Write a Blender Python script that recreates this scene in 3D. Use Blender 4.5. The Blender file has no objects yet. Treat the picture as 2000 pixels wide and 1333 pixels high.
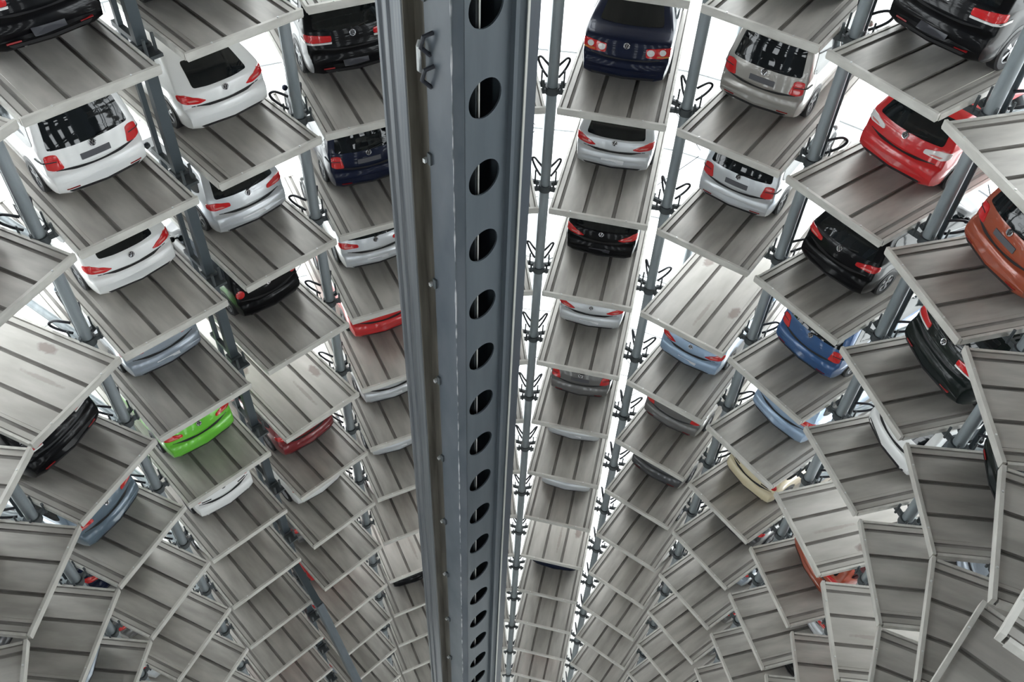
import bpy, bmesh, math, random
from mathutils import Vector, Matrix
from mathutils.bvhtree import BVHTree

random.seed(7)
scene = bpy.context.scene
COL = scene.collection
R = math.radians

# ------------------------------------------------------------------ camera
CAM_Z = 10.296
cam_data = bpy.data.cameras.new('camera')
cam_data.sensor_width = 36.0
cam_data.lens = 36.0 * 1775.1 / 2000.0
cam_data.clip_start = 0.05
cam_data.clip_end = 500
cam = bpy.data.objects.new('camera', cam_data)
COL.objects.link(cam)
pitch, roll = R(48.016), R(2.837)
fw = Vector((0, math.cos(pitch), -math.sin(pitch)))
rt = Vector((1, 0, 0))
up = rt.cross(fw)
r2 = math.cos(roll) * rt + math.sin(roll) * up
u2 = -math.sin(roll) * rt + math.cos(roll) * up
cam.matrix_world = Matrix(((r2.x, u2.x, -fw.x, 0), (r2.y, u2.y, -fw.y, 0), (r2.z, u2.z, -fw.z, CAM_Z), (0, 0, 0, 1)))
scene.camera = cam

# ------------------------------------------------------------------ world, exposure
scene.view_settings.view_transform = 'Standard'
scene.view_settings.look = 'None'
scene.view_settings.exposure = 0.0
scene.view_settings.gamma = 1.0
scene.view_settings.use_curve_mapping = False
world = bpy.data.worlds.new('overcast_sky')
scene.world = world
world.use_nodes = True
bg = world.node_tree.nodes['Background']
bg.inputs['Color'].default_value = (0.94, 0.97, 1.0, 1)
bg.inputs['Strength'].default_value = 7.0

# ------------------------------------------------------------------ materials
def mat(name, color, rough=0.5, metal=0.0, coat=0.0, spec=0.5, emit=None, estr=0.0):
    m = bpy.data.materials.new(name)
    m.use_nodes = True
    b = m.node_tree.nodes['Principled BSDF']
    b.inputs['Base Color'].default_value = (*color, 1)
    b.inputs['Roughness'].default_value = rough
    b.inputs['Metallic'].default_value = metal
    b.inputs['Coat Weight'].default_value = coat
    b.inputs['Coat Roughness'].default_value = 0.06
    b.inputs['Specular IOR Level'].default_value = spec
    if emit:
        b.inputs['Emission Color'].default_value = (*emit, 1)
        b.inputs['Emission Strength'].default_value = estr
    return m

def noisy(m, c1, c2, scale, stretch=(1, 1, 1), rough=None, detail=5, lo=.35, hi=.65):
    """Base colour from stretched object-space noise (wear and dirt of its own shape)."""
    nt = m.node_tree
    b = nt.nodes['Principled BSDF']
    tc = nt.nodes.new('ShaderNodeTexCoord')
    mp = nt.nodes.new('ShaderNodeMapping')
    mp.inputs['Scale'].default_value = stretch
    oi = nt.nodes.new('ShaderNodeObjectInfo')
    add = nt.nodes.new('ShaderNodeVectorMath')
    mul = nt.nodes.new('ShaderNodeMath'); mul.operation = 'MULTIPLY'; mul.inputs[1].default_value = 37.0
    n = nt.nodes.new('ShaderNodeTexNoise')
    n.inputs['Scale'].default_value = scale
    n.inputs['Detail'].default_value = detail
    r = nt.nodes.new('ShaderNodeValToRGB')
    r.color_ramp.elements[0].position = lo
    r.color_ramp.elements[1].position = hi
    r.color_ramp.elements[0].color = (*c1, 1)
    r.color_ramp.elements[1].color = (*c2, 1)
    nt.links.new(tc.outputs['Object'], mp.inputs['Vector'])
    nt.links.new(oi.outputs['Random'], mul.inputs[0])
    nt.links.new(mp.outputs[0], add.inputs[0])
    nt.links.new(mul.outputs[0], add.inputs[1])
    nt.links.new(add.outputs[0], n.inputs['Vector'])
    nt.links.new(n.outputs['Fac'], r.inputs['Fac'])
    nt.links.new(r.outputs['Color'], b.inputs['Base Color'])
    return m, r

deck_mat, _ = noisy(mat('galvanised_deck', (.36, .35, .33), .42, .2), (.33, .31, .28), (.46, .435, .395), 1.6, (2.2, .5, 1))
bare_mat, bare_ramp = noisy(mat('bare_deck', (.36, .35, .33), .42, .2), (.37, .35, .315), (.46, .435, .40), 1.6, (2.2, .5, 1))
def stain(m, spots):
    nt = m.node_tree
    b = nt.nodes['Principled BSDF']
    src = b.inputs['Base Color'].links[0].from_socket
    tc = nt.nodes.new('ShaderNodeTexCoord')
    nz = nt.nodes.new('ShaderNodeTexNoise'); nz.inputs['Scale'].default_value = 9
    nt.links.new(tc.outputs['Object'], nz.inputs['Vector'])
    for (x, y, sx, sy, col) in spots:
        sub = nt.nodes.new('ShaderNodeVectorMath'); sub.operation = 'SUBTRACT'; sub.inputs[1].default_value = (x, y, 0)
        dv = nt.nodes.new('ShaderNodeVectorMath'); dv.operation = 'DIVIDE'; dv.inputs[1].default_value = (sx, sy, 1)
        ln = nt.nodes.new('ShaderNodeVectorMath'); ln.operation = 'LENGTH'
        ad = nt.nodes.new('ShaderNodeMath'); ad.operation = 'ADD'
        rp = nt.nodes.new('ShaderNodeMapRange'); rp.inputs['From Min'].default_value = 1.2; rp.inputs['From Max'].default_value = 1.65
        rp.inputs['To Min'].default_value = .8; rp.inputs['To Max'].default_value = 0
        mx = nt.nodes.new('ShaderNodeMix'); mx.data_type = 'RGBA'
        nt.links.new(tc.outputs['Object'], sub.inputs[0]); nt.links.new(sub.outputs[0], dv.inputs[0]); nt.links.new(dv.outputs[0], ln.inputs[0])
        nt.links.new(ln.outputs['Value'], ad.inputs[0]); nt.links.new(nz.outputs['Fac'], ad.inputs[1])
        nt.links.new(ad.outputs[0], rp.inputs['Value']); nt.links.new(rp.outputs[0], mx.inputs['Factor'])
        nt.links.new(src, mx.inputs['A']); mx.inputs['B'].default_value = (*col, 1)
        src = mx.outputs['Result']
    nt.links.new(src, b.inputs['Base Color'])
stain(bare_mat, [(.70, 1.35, .11, .22, (.20, .155, .135)), (-.62, 2.6, .13, .2, (.22, .175, .15)), (.1, .9, .05, .5, (.3, .27, .24))])
groove_mat, _ = noisy(mat('shaded_groove', (.12, .11, .10), .7), (.17, .155, .14), (.25, .235, .215), 3, (3, .6, 1))  # shade of the recesses put into a darker groove colour
rail_mat, _ = noisy(mat('rail_steel', (.6, .58, .53), .45, .2), (.50, .48, .44), (.62, .60, .55), 3, (.8, 2, 2))
mast_mat, _ = noisy(mat('mast_paint', (.10, .125, .145), .42), (.062, .077, .089), (.078, .094, .107), 2.2, (3, 3, .35))
mast_side_mat, _ = noisy(mat('mast_side_paint', (.15, .18, .21), .4), (.06, .076, .092), (.10, .114, .13), 1.4, (2, 2, .8))
mast_dark = mat('mast_inside_shade', (.035, .042, .045), .6)  # shade inside the closed mast put into the base colour
rail_dark = mat('dark_guide_rail', (.045, .055, .07), .4)
grease_mat, _ = noisy(mat('greased_rail', (.09, .085, .065), .45), (.05, .044, .034), (.11, .10, .08), 3, (4, 4, .3))
worn_mat, _ = noisy(mat('worn_guide_rail', (.2, .22, .24), .35, .4), (.10, .112, .126), (.17, .178, .186), 4, (8, 8, .15))
rod_mat = mat('bright_rod', (.5, .5, .46), .4, .3)
bolt_mat = mat('zinc_bolt', (.75, .76, .75), .3, .6)
pipe_mat, _ = noisy(mat('galvanised_pipe', (.2, .24, .25), .36, .25), (.24, .275, .29), (.33, .365, .38), 2, (3, 3, .4))
dark_post_mat = mat('dark_post_paint', (.055, .07, .08), .45)
bracket_mat = mat('bracket_paint', (.06, .07, .075), .5)
hose_mat = mat('black_hose', (.02, .022, .03), .5)
frame_mat = mat('facade_frame', (.55, .57, .58), .45)
ceil_mat = mat('ceiling_paint', (.06, .063, .066), .7)
wall_mat = mat('light_block_paint', (.06, .062, .065), .7)
floor_mat = mat('concrete', (.35, .34, .32), .8)
ground_mat = mat('pale_paving', (.75, .75, .73), .9)
rubber_mat = mat('tyre_rubber', (.018, .018, .02), .6)
alloy_mat = mat('alloy', (.55, .56, .58), .3, .8)
carglass = mat('tinted_glass', (.006, .008, .009), .04, 0, 0, .5)
red_lens = mat('red_lens', (.62, .012, .014), .12, 0, 1.0)
reflector_mat = mat('red_reflector', (.25, .01, .012), .2)
clear_lens = mat('clear_lens', (.8, .78, .76), .1, 0, 1.0)
amber_lens = mat('amber_lens', (.55, .2, .03), .15, 0, 1.0)
trim_mat = mat('black_trim', (.02, .02, .022), .4)
chrome_mat = mat('chrome', (.8, .8, .82), .12, 1.0)
plate_white = mat('plate_white', (.9, .9, .9), .35)
plate_dark = mat('plate_grey', (.09, .09, .10), .4)
lamp_mat = mat('lamp_face', (.9, .9, .9), .4, emit=(1, .98, .94), estr=25)

glass_mat = bpy.data.materials.new('facade_glass')
glass_mat.use_nodes = True
nt = glass_mat.node_tree
nt.nodes.clear()
o_ = nt.nodes.new('ShaderNodeOutputMaterial')
mx = nt.nodes.new('ShaderNodeMixShader')
tr = nt.nodes.new('ShaderNodeBsdfTransparent')
tr.inputs['Color'].default_value = (.95, .98, .98, 1)
gl = nt.nodes.new('ShaderNodeBsdfGlossy')
gl.inputs['Roughness'].default_value = 0.03
mx.inputs['Fac'].default_value = .06
nt.links.new(tr.outputs[0], mx.inputs[1])
nt.links.new(gl.outputs[0], mx.inputs[2])
nt.links.new(mx.outputs[0], o_.inputs['Surface'])

# ------------------------------------------------------------------ mesh helpers
class MB:
    """Collects vertices and faces (with material slots) and links them as ONE mesh object."""
    def __init__(s):
        s.v, s.f, s.mi = [], [], []
    def add(s, vs, fs, mi=0):
        b = len(s.v)
        s.v += [tuple(v) for v in vs]
        s.f += [tuple(b + i for i in f) for f in fs]
        s.mi += [mi] * len(fs)
    def box(s, x0, x1, y0, y1, z0, z1, mi=0):
        vs = [(x, y, z) for z in (z0, z1) for y in (y0, y1) for x in (x0, x1)]
        s.add(vs, [(0, 2, 3, 1), (4, 5, 7, 6), (0, 1, 5, 4), (1, 3, 7, 5), (3, 2, 6, 7), (2, 0, 4, 6)], mi)
    def beam(s, a, b, w, h, mi=0, upv=(0, 0, 1)):
        a, b = Vector(a), Vector(b)
        d = (b - a).normalized()
        u = Vector(upv)
        if abs(d.dot(u)) > .98:
            u = Vector((0, 1, 0))
        x = d.cross(u).normalized() * w / 2
        z = x.cross(d).normalized() * h / 2
        vs = [p + sx * x + sz * z for p in (a, b) for sz in (-1, 1) for sx in (-1, 1)]
        s.add(vs, [(0, 1, 3, 2), (4, 6, 7, 5), (0, 4, 5, 1), (1, 5, 7, 3), (3, 7, 6, 2), (2, 6, 4, 0)], mi)
    def tube(s, pts, r, n=10, mi=0, cap=True):
        pts = [Vector(p) for p in pts]
        rings = []
        prev = None
        for i, p in enumerate(pts):
            d = (pts[min(i + 1, len(pts) - 1)] - pts[max(i - 1, 0)]).normalized()
            if prev is None:
                u = d.orthogonal().normalized()
            else:
                u = (prev - d * prev.dot(d)).normalized()
            prev = u
            w = d.cross(u)
            rr = r[i] if isinstance(r, (list, tuple)) else r
            rings.append([p + rr * (math.cos(2 * math.pi * k / n) * u + math.sin(2 * math.pi * k / n) * w) for k in range(n)])
        vs = [v for q in rings for v in q]
        fs = []
        for i in range(len(rings) - 1):
            for k in range(n):
                fs.append((i * n + k, i * n + (k + 1) % n, (i + 1) * n + (k + 1) % n, (i + 1) * n + k))
        if cap:
            fs.append(tuple(range(n - 1, -1, -1)))
            fs.append(tuple((len(rings) - 1) * n + k for k in range(n)))
        s.add(vs, fs, mi)
    def prism(s, poly, z0, z1, mi=0):
        n = len(poly)
        vs = [(x, y, z0) for x, y in poly] + [(x, y, z1) for x, y in poly]
        fs = [(i, (i + 1) % n, n + (i + 1) % n, n + i) for i in range(n)]
        fs += [tuple(range(n - 1, -1, -1)), tuple(range(n, 2 * n))]
        s.add(vs, fs, mi)
    def lathe(s, prof, axis_x=True, n=28, mi=0, closed=False):
        """prof: (offset along x, radius)"""
        vs = []
        for a in range(n):
            t = 2 * math.pi * a / n
            for (x, r) in prof:
                vs.append((x, r * math.cos(t), r * math.sin(t)))
        m = len(prof)
        fs = []
        for a in range(n):
            b = (a + 1) % n
            for k in range(m if closed else m - 1):
                k2 = (k + 1) % m
                fs.append((a * m + k, b * m + k, b * m + k2, a * m + k2))
        s.add(vs, fs, mi)
    def mesh(s, name, mats, smooth=None, weld=False):
        me = bpy.data.meshes.new(name)
        me.from_pydata(s.v, [], s.f)
        for m in mats:
            me.materials.append(m)
        for p, i in zip(me.polygons, s.mi):
            p.material_index = i
        if weld:
            bm = bmesh.new(); bm.from_mesh(me)
            bmesh.ops.remove_doubles(bm, verts=bm.verts, dist=.0008)
            bmesh.ops.recalc_face_normals(bm, faces=bm.faces)
            bm.to_mesh(me); bm.free()
        if smooth is not None:
            for p in me.polygons:
                p.use_smooth = True
            me.set_sharp_from_angle(angle=R(smooth))
        me.update()
        return me

def ob(name, me, parent=None, loc=(0, 0, 0), rotz=0):
    o = bpy.data.objects.new(name, me)
    COL.objects.link(o)
    o.location = loc
    o.rotation_euler = (0, 0, rotz)
    if parent:
        o.parent = parent
    return o

def thing(name, label, cat, loc=(0, 0, 0), rotz=0, group=None):
    o = ob(name, None, None, loc, rotz)
    o.empty_display_size = .2
    tag(o, label, cat, group)
    return o

def tag(o, label, cat, group=None):
    o['label'] = label
    o['category'] = cat
    if group:
        o['group'] = group
    return o

def struct(name, me, loc=(0, 0, 0)):
    o = ob(name, me, None, loc)
    o['kind'] = 'structure'
    return o

# ------------------------------------------------------------------ tower layout (metres; z = 0 is the deck of level 0)
H = 2.574          # storey height
PW = 2.19          # pallet width
PL = 5.85          # pallet length
RC = (0.303, 8.834)  # centre of the right-hand ring
def ring_bay(az, r=6.65):
    a = R(az)
    return (RC[0] + r * math.sin(a), RC[1] + r * math.cos(a), az)
BAYS = {  # bay: centre of the inner pallet edge x, y and heading (degrees clockwise from +y)
    -7: (-7.85, 5.34, -107.0), -6: (-8.10, 7.55, -87.5), -5: (-7.633, 9.71, -67.57), -4: (-6.385, 11.522, -45.87), -3: (-4.565, 13.443, -45.78),
    -2: (-2.767, 14.815, -27.5), -1: ring_bay(-8.2), 0: (1.743, 15.366, 11.09), 1: (3.929, 14.452, 33.76),
    2: (5.63, 12.876, 52.07), 3: (6.68, 10.823, 73.2), 4: (6.99, 8.546, 93.1), 5: (6.518, 6.389, 111.11), 6: (5.28, 4.51, 131.0)}
LEVELS = {-7: (1, 4), -6: (1, 8), -5: (-1, 9), -4: (-2, 11), -3: (-2, 11), -2: (-2, 12), -1: (-2, 12), 0: (-2, 12), 1: (-2, 12),
          2: (-2, 11), 3: (-2, 10), 4: (-2, 8), 5: (-1, 6), 6: (-1, 3)}
EMPTY = {(-5, 1), (-3, 3), (-2, 7), (0, 7), (1, 2), (3, 3), (4, 3)}

def bay_point(k, x, y, z=0.0):
    bx, by, az = BAYS[k]
    a = R(az)
    return Vector((bx + x * math.cos(a) + y * math.sin(a), by - x * math.sin(a) + y * math.cos(a), z))

# ------------------------------------------------------------------ shell of the tower
TC = (-0.45, 8.3)
TR = 14.7
Z0, Z1 = -13.2 * H, 13.0
def ringpt(a, r, z):
    return (TC[0] + r * math.sin(a), TC[1] + r * math.cos(a), z)
NF = 36
m = MB()
for i in range(NF):
    a, b = 2 * math.pi * i / NF, 2 * math.pi * (i + 1) / NF
    m.add([ringpt(a, TR, Z0), ringpt(b, TR, Z0), ringpt(b, TR, Z1), ringpt(a, TR, Z1)], [(0, 1, 2, 3)])
struct('window_1', m.mesh('window_1', [glass_mat]))
m = MB()
for i in range(NF):
    a = 2 * math.pi * i / NF
    m.beam(ringpt(a, TR - .06, Z0), ringpt(a, TR - .06, Z1), .035, .08, upv=(math.sin(a), math.cos(a), 0))
struct('trim_1', m.mesh('trim_1', [frame_mat]))
m = MB()
for j in range(-4, 14):
    z = -j * H - .35
    for i in range(NF):
        a, b = 2 * math.pi * i / NF, 2 * math.pi * (i + 1) / NF
        m.beam(ringpt(a, TR - .14, z), ringpt(b, TR - .14, z), .06, .05)
struct('trim_2', m.mesh('trim_2', [frame_mat]))
m = MB()
NB, AW0, AW1, OPEN = 12, 108.0, 262.0, 4.2      # unseen wall added to cut near-side light; slits shaped for fill and specks
def wall_seg(d0, d1, za, zb, n=3):
    for i in range(n):
        a, b = R(d0 + (d1 - d0) * i / n), R(d0 + (d1 - d0) * (i + 1) / n)
        m.prism([ringpt(a, TR - .35, 0)[:2], ringpt(b, TR - .35, 0)[:2], ringpt(b, TR - .55, 0)[:2], ringpt(a, TR - .55, 0)[:2]], za, zb)
for i in range(NB):
    d0 = AW0 + (AW1 - AW0) * i / NB
    d1 = AW0 + (AW1 - AW0) * (i + 1) / NB
    wall_seg(d0, d1 - OPEN, Z0, Z1)
    z = Z0
    for j in range(18):
        zt = min(z + H - 1.15, Z1)
        wall_seg(d1 - OPEN, d1, z, zt, 1)
        z += H
        if z >= Z1: break
struct('light_block_wall', m.mesh('light_block_wall', [wall_mat]))
def disc(z, r, n=72, flip=False):
    m = MB()
    vs = [ringpt(2 * math.pi * i / n, r, z) for i in range(n)]
    m.add(vs, [tuple(range(n)) if flip else tuple(range(n - 1, -1, -1))])
    return m
m = MB()
m.prism([ringpt(-2 * math.pi * i / 72, TR + .3, 0)[:2] for i in range(72)], Z1, Z1 + .3)
struct('ceiling', m.mesh('ceiling', [ceil_mat]))
m = MB()
m.prism([ringpt(-2 * math.pi * i / 72, TR + .3, 0)[:2] for i in range(72)], Z0 - .3, Z0)
struct('floor', m.mesh('floor', [floor_mat]))
m = MB()
m.prism([ringpt(-2 * math.pi * i / 72, 260, 0)[:2] for i in range(72)], Z0 - .8, Z0 - .32)
struct('ground', m.mesh('ground', [ground_mat]))

# ------------------------------------------------------------------ pallets
def deck_profile():
    half = [(0.0, 0.0), (.28, 0.0), (.29, -.045), (.355, -.045), (.365, 0.0), (.79, 0.0), (.793, -.007), (.85, -.007), (.856, -.035), (.915, -.035), (.921, -.002),
            (1.018, -.002), (1.021, -.012), (1.05, -.012)]
    return half
def build_deck():
    half = deck_profile()
    pts = [(-x, z) for x, z in reversed(half[1:])] + half
    m = MB()
    n = len(pts)
    ys = [.03 + (PL - .10) * i / 6 for i in range(7)]
    vs = [(x, y, z) for y in ys for x, z in pts]
    fs, mi = [], []
    for i in range(len(ys) - 1):
        for k in range(n - 1):
            f = (i * n + k, i * n + k + 1, (i + 1) * n + k + 1, (i + 1) * n + k)
            x = abs((pts[k][0] + pts[k + 1][0]) / 2)
            z = (pts[k][1] + pts[k + 1][1]) / 2
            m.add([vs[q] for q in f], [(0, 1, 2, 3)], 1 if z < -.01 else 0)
    # underside sheet and cross bearers
    m.box(-1.04, 1.04, .08, PL - .08, -.085, -.07)
    for i in range(5):
        y = .5 + i * (PL - 1) / 4
        m.box(-1.03, 1.03, y - .05, y + .05, -.16, -.086)
    return m
pm = build_deck()
DZ = -.05
pm.v = [(x, y, z + DZ) for x, y, z in pm.v]
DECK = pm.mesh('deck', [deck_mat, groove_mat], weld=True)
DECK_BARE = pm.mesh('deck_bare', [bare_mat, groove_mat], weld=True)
m = MB()
m.box(-PW / 2, PW / 2, -.03, .028, -.13, .0)
m.box(-PW / 2 + .01, PW / 2 - .01, -.03, .10, -.15, -.132)
FRONT = m.mesh('front_rail', [rail_mat])
m = MB()
m.box(-PW / 2, PW / 2, PL - .06, PL + .03, -.16, -.052)
REAR = m.mesh('rear_rail', [rail_mat])
m = MB()
m.box(1.045, PW / 2, .061, PL - .061, -.16, -.04)
m.box(1.0, 1.044, .085, PL - .07, -.16, -.148)
SIDE_R = m.mesh('side_rail', [rail_mat])
m = MB()
m.box(-PW / 2, -1.045, .061, PL - .061, -.16, -.04)
m.box(-1.044, -1.0, .085, PL - .07, -.16, -.148)
SIDE_L = m.mesh('side_rail', [rail_mat])
m = MB()
m.tube([(0, 0, 0), (0, 0, .014)], .016, 8)
STUD = m.mesh('bolt', [bolt_mat])

ORD = ['topmost', 'second', 'third', 'fourth', 'fifth', 'sixth', 'seventh', 'eighth', 'ninth', 'tenth', 'eleventh', 'twelfth', 'thirteenth', 'fourteenth', 'fifteenth']
NUM = ['zero', 'one', 'two', 'three', 'four', 'five', 'six', 'seven', 'eight', 'nine', 'ten', 'eleven', 'twelve']

# ------------------------------------------------------------------ cars
def interp_stations(rows):
    out = []
    zb = .2
    for r in rows:
        if len(r) == 3:
            zb = r[1]; out.append(r)
        else:
            out.append((r[0], None, r[1]))
    # fill underside heights
    last = .2
    res = []
    for i, (y, b, t) in enumerate(out):
        if i >= 5:
            y += .035      # the tailgate stands back from the bumper ledge
        res.append((y, .2 if b is None else b, t))
    return res
BUMP = [(0, .37, .50), (.012, .31, .565), (.03, .27, .605), (.055, .245, .63), (.08, .235, .64)]
CARS = {
 'hatch': dict(L=4.2, W=.885, S=.72, belt=.97, roof=1.48, wr=.315, ax=(.82, 3.38), st=BUMP + [(.092, .23, .67), (.105, .22, .76), (.12, .22, .85), (.138, .21, .92), (.165, .2, .97), (.21, 1.02), (.28, 1.10), (.37, 1.20),
     (.46, 1.29), (.54, 1.36), (.60, 1.405), (.68, 1.43), (.9, 1.455), (1.3, 1.475), (1.8, 1.48), (2.3, 1.455), (2.6, 1.40), (2.9, 1.25), (3.15, 1.09), (3.35, .985), (3.7, .92), (3.98, .80), (4.12, .68), (4.2, .37, .52)]),
 'mpv': dict(L=4.4, W=.90, S=.80, belt=1.0, roof=1.65, wr=.32, ax=(.84, 3.52), st=BUMP + [(.092, .23, .68), (.10, .22, .80), (.112, .22, .92), (.13, .21, 1.0), (.16, .2, 1.08), (.20, 1.18), (.245, 1.30), (.29, 1.42), (.335, 1.52), (.39, 1.58),
     (.48, 1.615), (.7, 1.635), (1.2, 1.65), (1.9, 1.645), (2.4, 1.60), (2.75, 1.45), (3.1, 1.22), (3.4, 1.05), (3.7, .97), (4.05, .86), (4.25, .74), (4.36, .60), (4.4, .37, .52)]),
 'suv': dict(L=4.72, W=.955, S=.80, belt=1.12, roof=1.72, wr=.37, ax=(.93, 3.78), st=[(0, .45, .60), (.015, .38, .68), (.04, .34, .735), (.07, .32, .765), (.095, .31, .78), (.108, .3, .83), (.12, .29, .93), (.135, .28, 1.03), (.165, .27, 1.11), (.22, .27, 1.19), (.32, .27, 1.32),
     (.43, .27, 1.45), (.52, .27, 1.55), (.60, .27, 1.625), (.72, .27, 1.665), (1.0, .27, 1.70), (1.6, .27, 1.72), (2.2, .27, 1.71), (2.65, .27, 1.64), (2.95, .27, 1.49), (3.3, .27, 1.26), (3.55, .27, 1.15), (3.9, .27, 1.08), (4.3, .27, .98), (4.52, .28, .86), (4.66, .32, .72), (4.72, .45, .62)]),
 'sedan': dict(L=4.76, W=.91, S=.71, belt=.98, roof=1.47, wr=.32, ax=(.98, 3.72), st=BUMP + [(.088, .23, .70), (.098, .22, .83), (.11, .22, .93), (.135, .21, 1.0), (.18, .2, 1.03), (.3, 1.05), (.5, 1.065), (.62, 1.085), (.74, 1.15), (.92, 1.25), (1.1, 1.34),
     (1.25, 1.40), (1.4, 1.44), (1.7, 1.465), (2.2, 1.47), (2.6, 1.44), (2.9, 1.36), (3.2, 1.2), (3.5, 1.04), (3.7, .98), (4.1, .92), (4.45, .80), (4.65, .68), (4.76, .37, .55)]),
 'coupe': dict(L=4.35, W=.895, S=.70, belt=.94, roof=1.43, wr=.325, ax=(.86, 3.44), st=BUMP + [(.09, .23, .66), (.10, .22, .76), (.115, .22, .85), (.14, .21, .895), (.18, .2, .925), (.26, .985), (.36, 1.05), (.48, 1.12), (.60, 1.185), (.72, 1.245), (.82, 1.29), (.92, 1.325),
     (1.05, 1.355), (1.3, 1.39), (1.7, 1.415), (2.1, 1.405), (2.4, 1.37), (2.8, 1.20), (3.1, 1.05), (3.3, .965), (3.7, .90), (4.1, .78), (4.27, .64), (4.35, .37, .5)]),
}
CARS['cabrio'] = dict(CARS['coupe'])
CARS['city'] = dict(CARS['hatch'], W=.84, ax=(.72, 3.2))
CARS['city']['st'] = [(y * .92, b, t) if len(q) == 3 else (y * .92, t) for q in CARS['hatch']['st'] for (y, b, t) in [(q[0], q[1] if len(q) == 3 else 0, q[-1])]]
CARS['city']['L'] = 4.2 * .92

ZL = [.2, .26, .33, .41, .5, .58, .65, .72, .79, .86, .93, 1.0, 1.07, 1.15, 1.24, 1.33, 1.42, 1.52, 1.62]
def body_mesh(kind):
    c = CARS[kind]
    W, L, S_, belt, roof = c['W'], c['L'], c['S'], c['belt'], c['roof']
    def side(z):
        if z < .35: return .93 + .05 * (z - .2) / .15
        if z < .6: return .98 + .02 * (z - .35) / .25
        if z < belt: return 1.0 - .02 * (z - .6) / (belt - .6)
        t = (z - belt) / (roof - belt)
        return .98 - .02 * min(1, t * 6) - (.96 - S_) * max(0, t) ** 1.25
    def plan(y):
        a = max(0, 1 - y / .55); b = max(0, 1 - (L - y) / .8)
        return W * (1 - .09 * a ** 2.2 - .16 * b ** 2)
    m = MB()
    rows = interp_stations(c['st'])
    n = None
    for (y, zb, zt) in rows:
        rz = min(.075 if zt > 1.2 else .05, (zt - zb) * .3)
        zs = zt - rz
        hw = lambda z: plan(y) * side(z)
        half = [(0, zb), (.8 * hw(zb), zb)]
        for z in ZL:
            q = min(max(z, zb + .03), zs)
            half.append((hw(q), q))
        rx = min(rz * 1.5, hw(zs) * .5)
        cx = hw(zs) - rx
        for t in (25, 50, 72, 90):
            half.append((cx + rx * math.cos(R(t)), zs + rz * math.sin(R(t))))
        crown = .035 if zt > 1.3 else .018
        for f in (.8, .6, .4, .2, 0):
            half.append((cx * f, zt + crown * (1 - f * f)))
        ring = half + [(-x, z) for x, z in reversed(half[1:-1])]
        n = len(ring)
        fr = .17 * max(0, 1 - y / 1.3) - .3 * max(0, 1 - (L - y) / 1.2)
        m.v += [(x, y + fr * (min(1, abs(x) / W)) ** 2.4, z) for x, z in ring]
    for i in range(len(rows) - 1):
        for k in range(n):
            m.f.append((i * n + k, i * n + (k + 1) % n, (i + 1) * n + (k + 1) % n, (i + 1) * n + k))
    m.f.append(tuple(range(n - 1, -1, -1)))
    m.f.append(tuple((len(rows) - 1) * n + k for k in range(n)))
    m.mi = [0] * len(m.f)
    return m

class Surf:
    def __init__(s, m):
        s.t = BVHTree.FromPolygons([Vector(v) for v in m.v], m.f)
    def cast(s, e, d, u, z):
        o = Vector(e) * u + Vector((0, 0, z)) - Vector(d) * 9
        h = s.t.ray_cast(o, Vector(d))
        return h[0], h[1]

def resample(poly, step=.05):
    out = []
    for i, p in enumerate(poly):
        q = poly[(i + 1) % len(poly)]
        n = max(1, int(math.dist(p, q) / step))
        for k in range(n):
            out.append((p[0] + (q[0] - p[0]) * k / n, p[1] + (q[1] - p[1]) * k / n))
    return out
def rounded(poly, r=.03):
    """Cut the corners of a polygon with small arcs."""
    out = []
    n = len(poly)
    for i in range(n):
        p = Vector(poly[i]); a = Vector(poly[i - 1]) - p; b = Vector(poly[(i + 1) % n]) - p
        rr = min(r, a.length * .45, b.length * .45)
        A, B = p + a.normalized() * rr, p + b.normalized() * rr
        for t in (0, .25, .5, .75, 1):
            q = A * (1 - t) ** 2 + p * 2 * t * (1 - t) + B * t * t
            out.append((q.x, q.y))
    return out

def patch(surf, poly, mode='rear', ang=0, off=.007, m=None, mi=0, rings=6):
    """A panel that follows the body: polygon given across the view direction, laid onto the skin, with a skirt."""
    m = m or MB()
    sgn = 1
    if mode == 'rear':
        a = R(ang); d = (-math.sin(a), math.cos(a), 0); e = (math.cos(a), math.sin(a), 0)
    elif mode == 'rearL':
        a = R(-ang); d = (-math.sin(a), math.cos(a), 0); e = (math.cos(a), math.sin(a), 0)
        poly = [(-u, z) for u, z in poly]
    elif mode == 'front':
        d = (0, -1, 0); e = (1, 0, 0)
    elif mode == 'right':
        d = (-1, 0, 0); e = (0, 1, 0)
    elif mode == 'left':
        d = (1, 0, 0); e = (0, 1, 0)
    pts = resample(poly)
    cu = sum(p[0] for p in pts) / len(pts); cz = sum(p[1] for p in pts) / len(pts)
    n = len(pts)
    vs = []
    dv = Vector(d)
    last = None
    def cast(u, z):
        nonlocal last
        h, nn = surf.cast(e, d, u, z)
        if h is None:
            return last or Vector(e) * u + Vector((0, 0, z))
        if nn.dot(dv) > 0: nn = -nn
        last = h + nn * off
        return last
    c0 = cast(cu, cz)
    vs.append(c0)
    for k in range(1, rings + 1):
        f = k / rings
        for p in pts:
            vs.append(cast(cu + (p[0] - cu) * f, cz + (p[1] - cz) * f))
    for p in range(n):     # skirt sinks into the skin
        vs.append(vs[1 + (rings - 1) * n + p] + dv * (off + .006))
    fs = [(0, 1 + i, 1 + (i + 1) % n) for i in range(n)]
    for k in range(rings):
        for i in range(n):
            fs.append((1 + k * n + i, 1 + k * n + (i + 1) % n, 1 + (k + 1) * n + (i + 1) % n, 1 + (k + 1) * n + i))
    # face orientation outwards
    b = len(m.v)
    m.add(vs, fs, mi)
    return m

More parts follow.
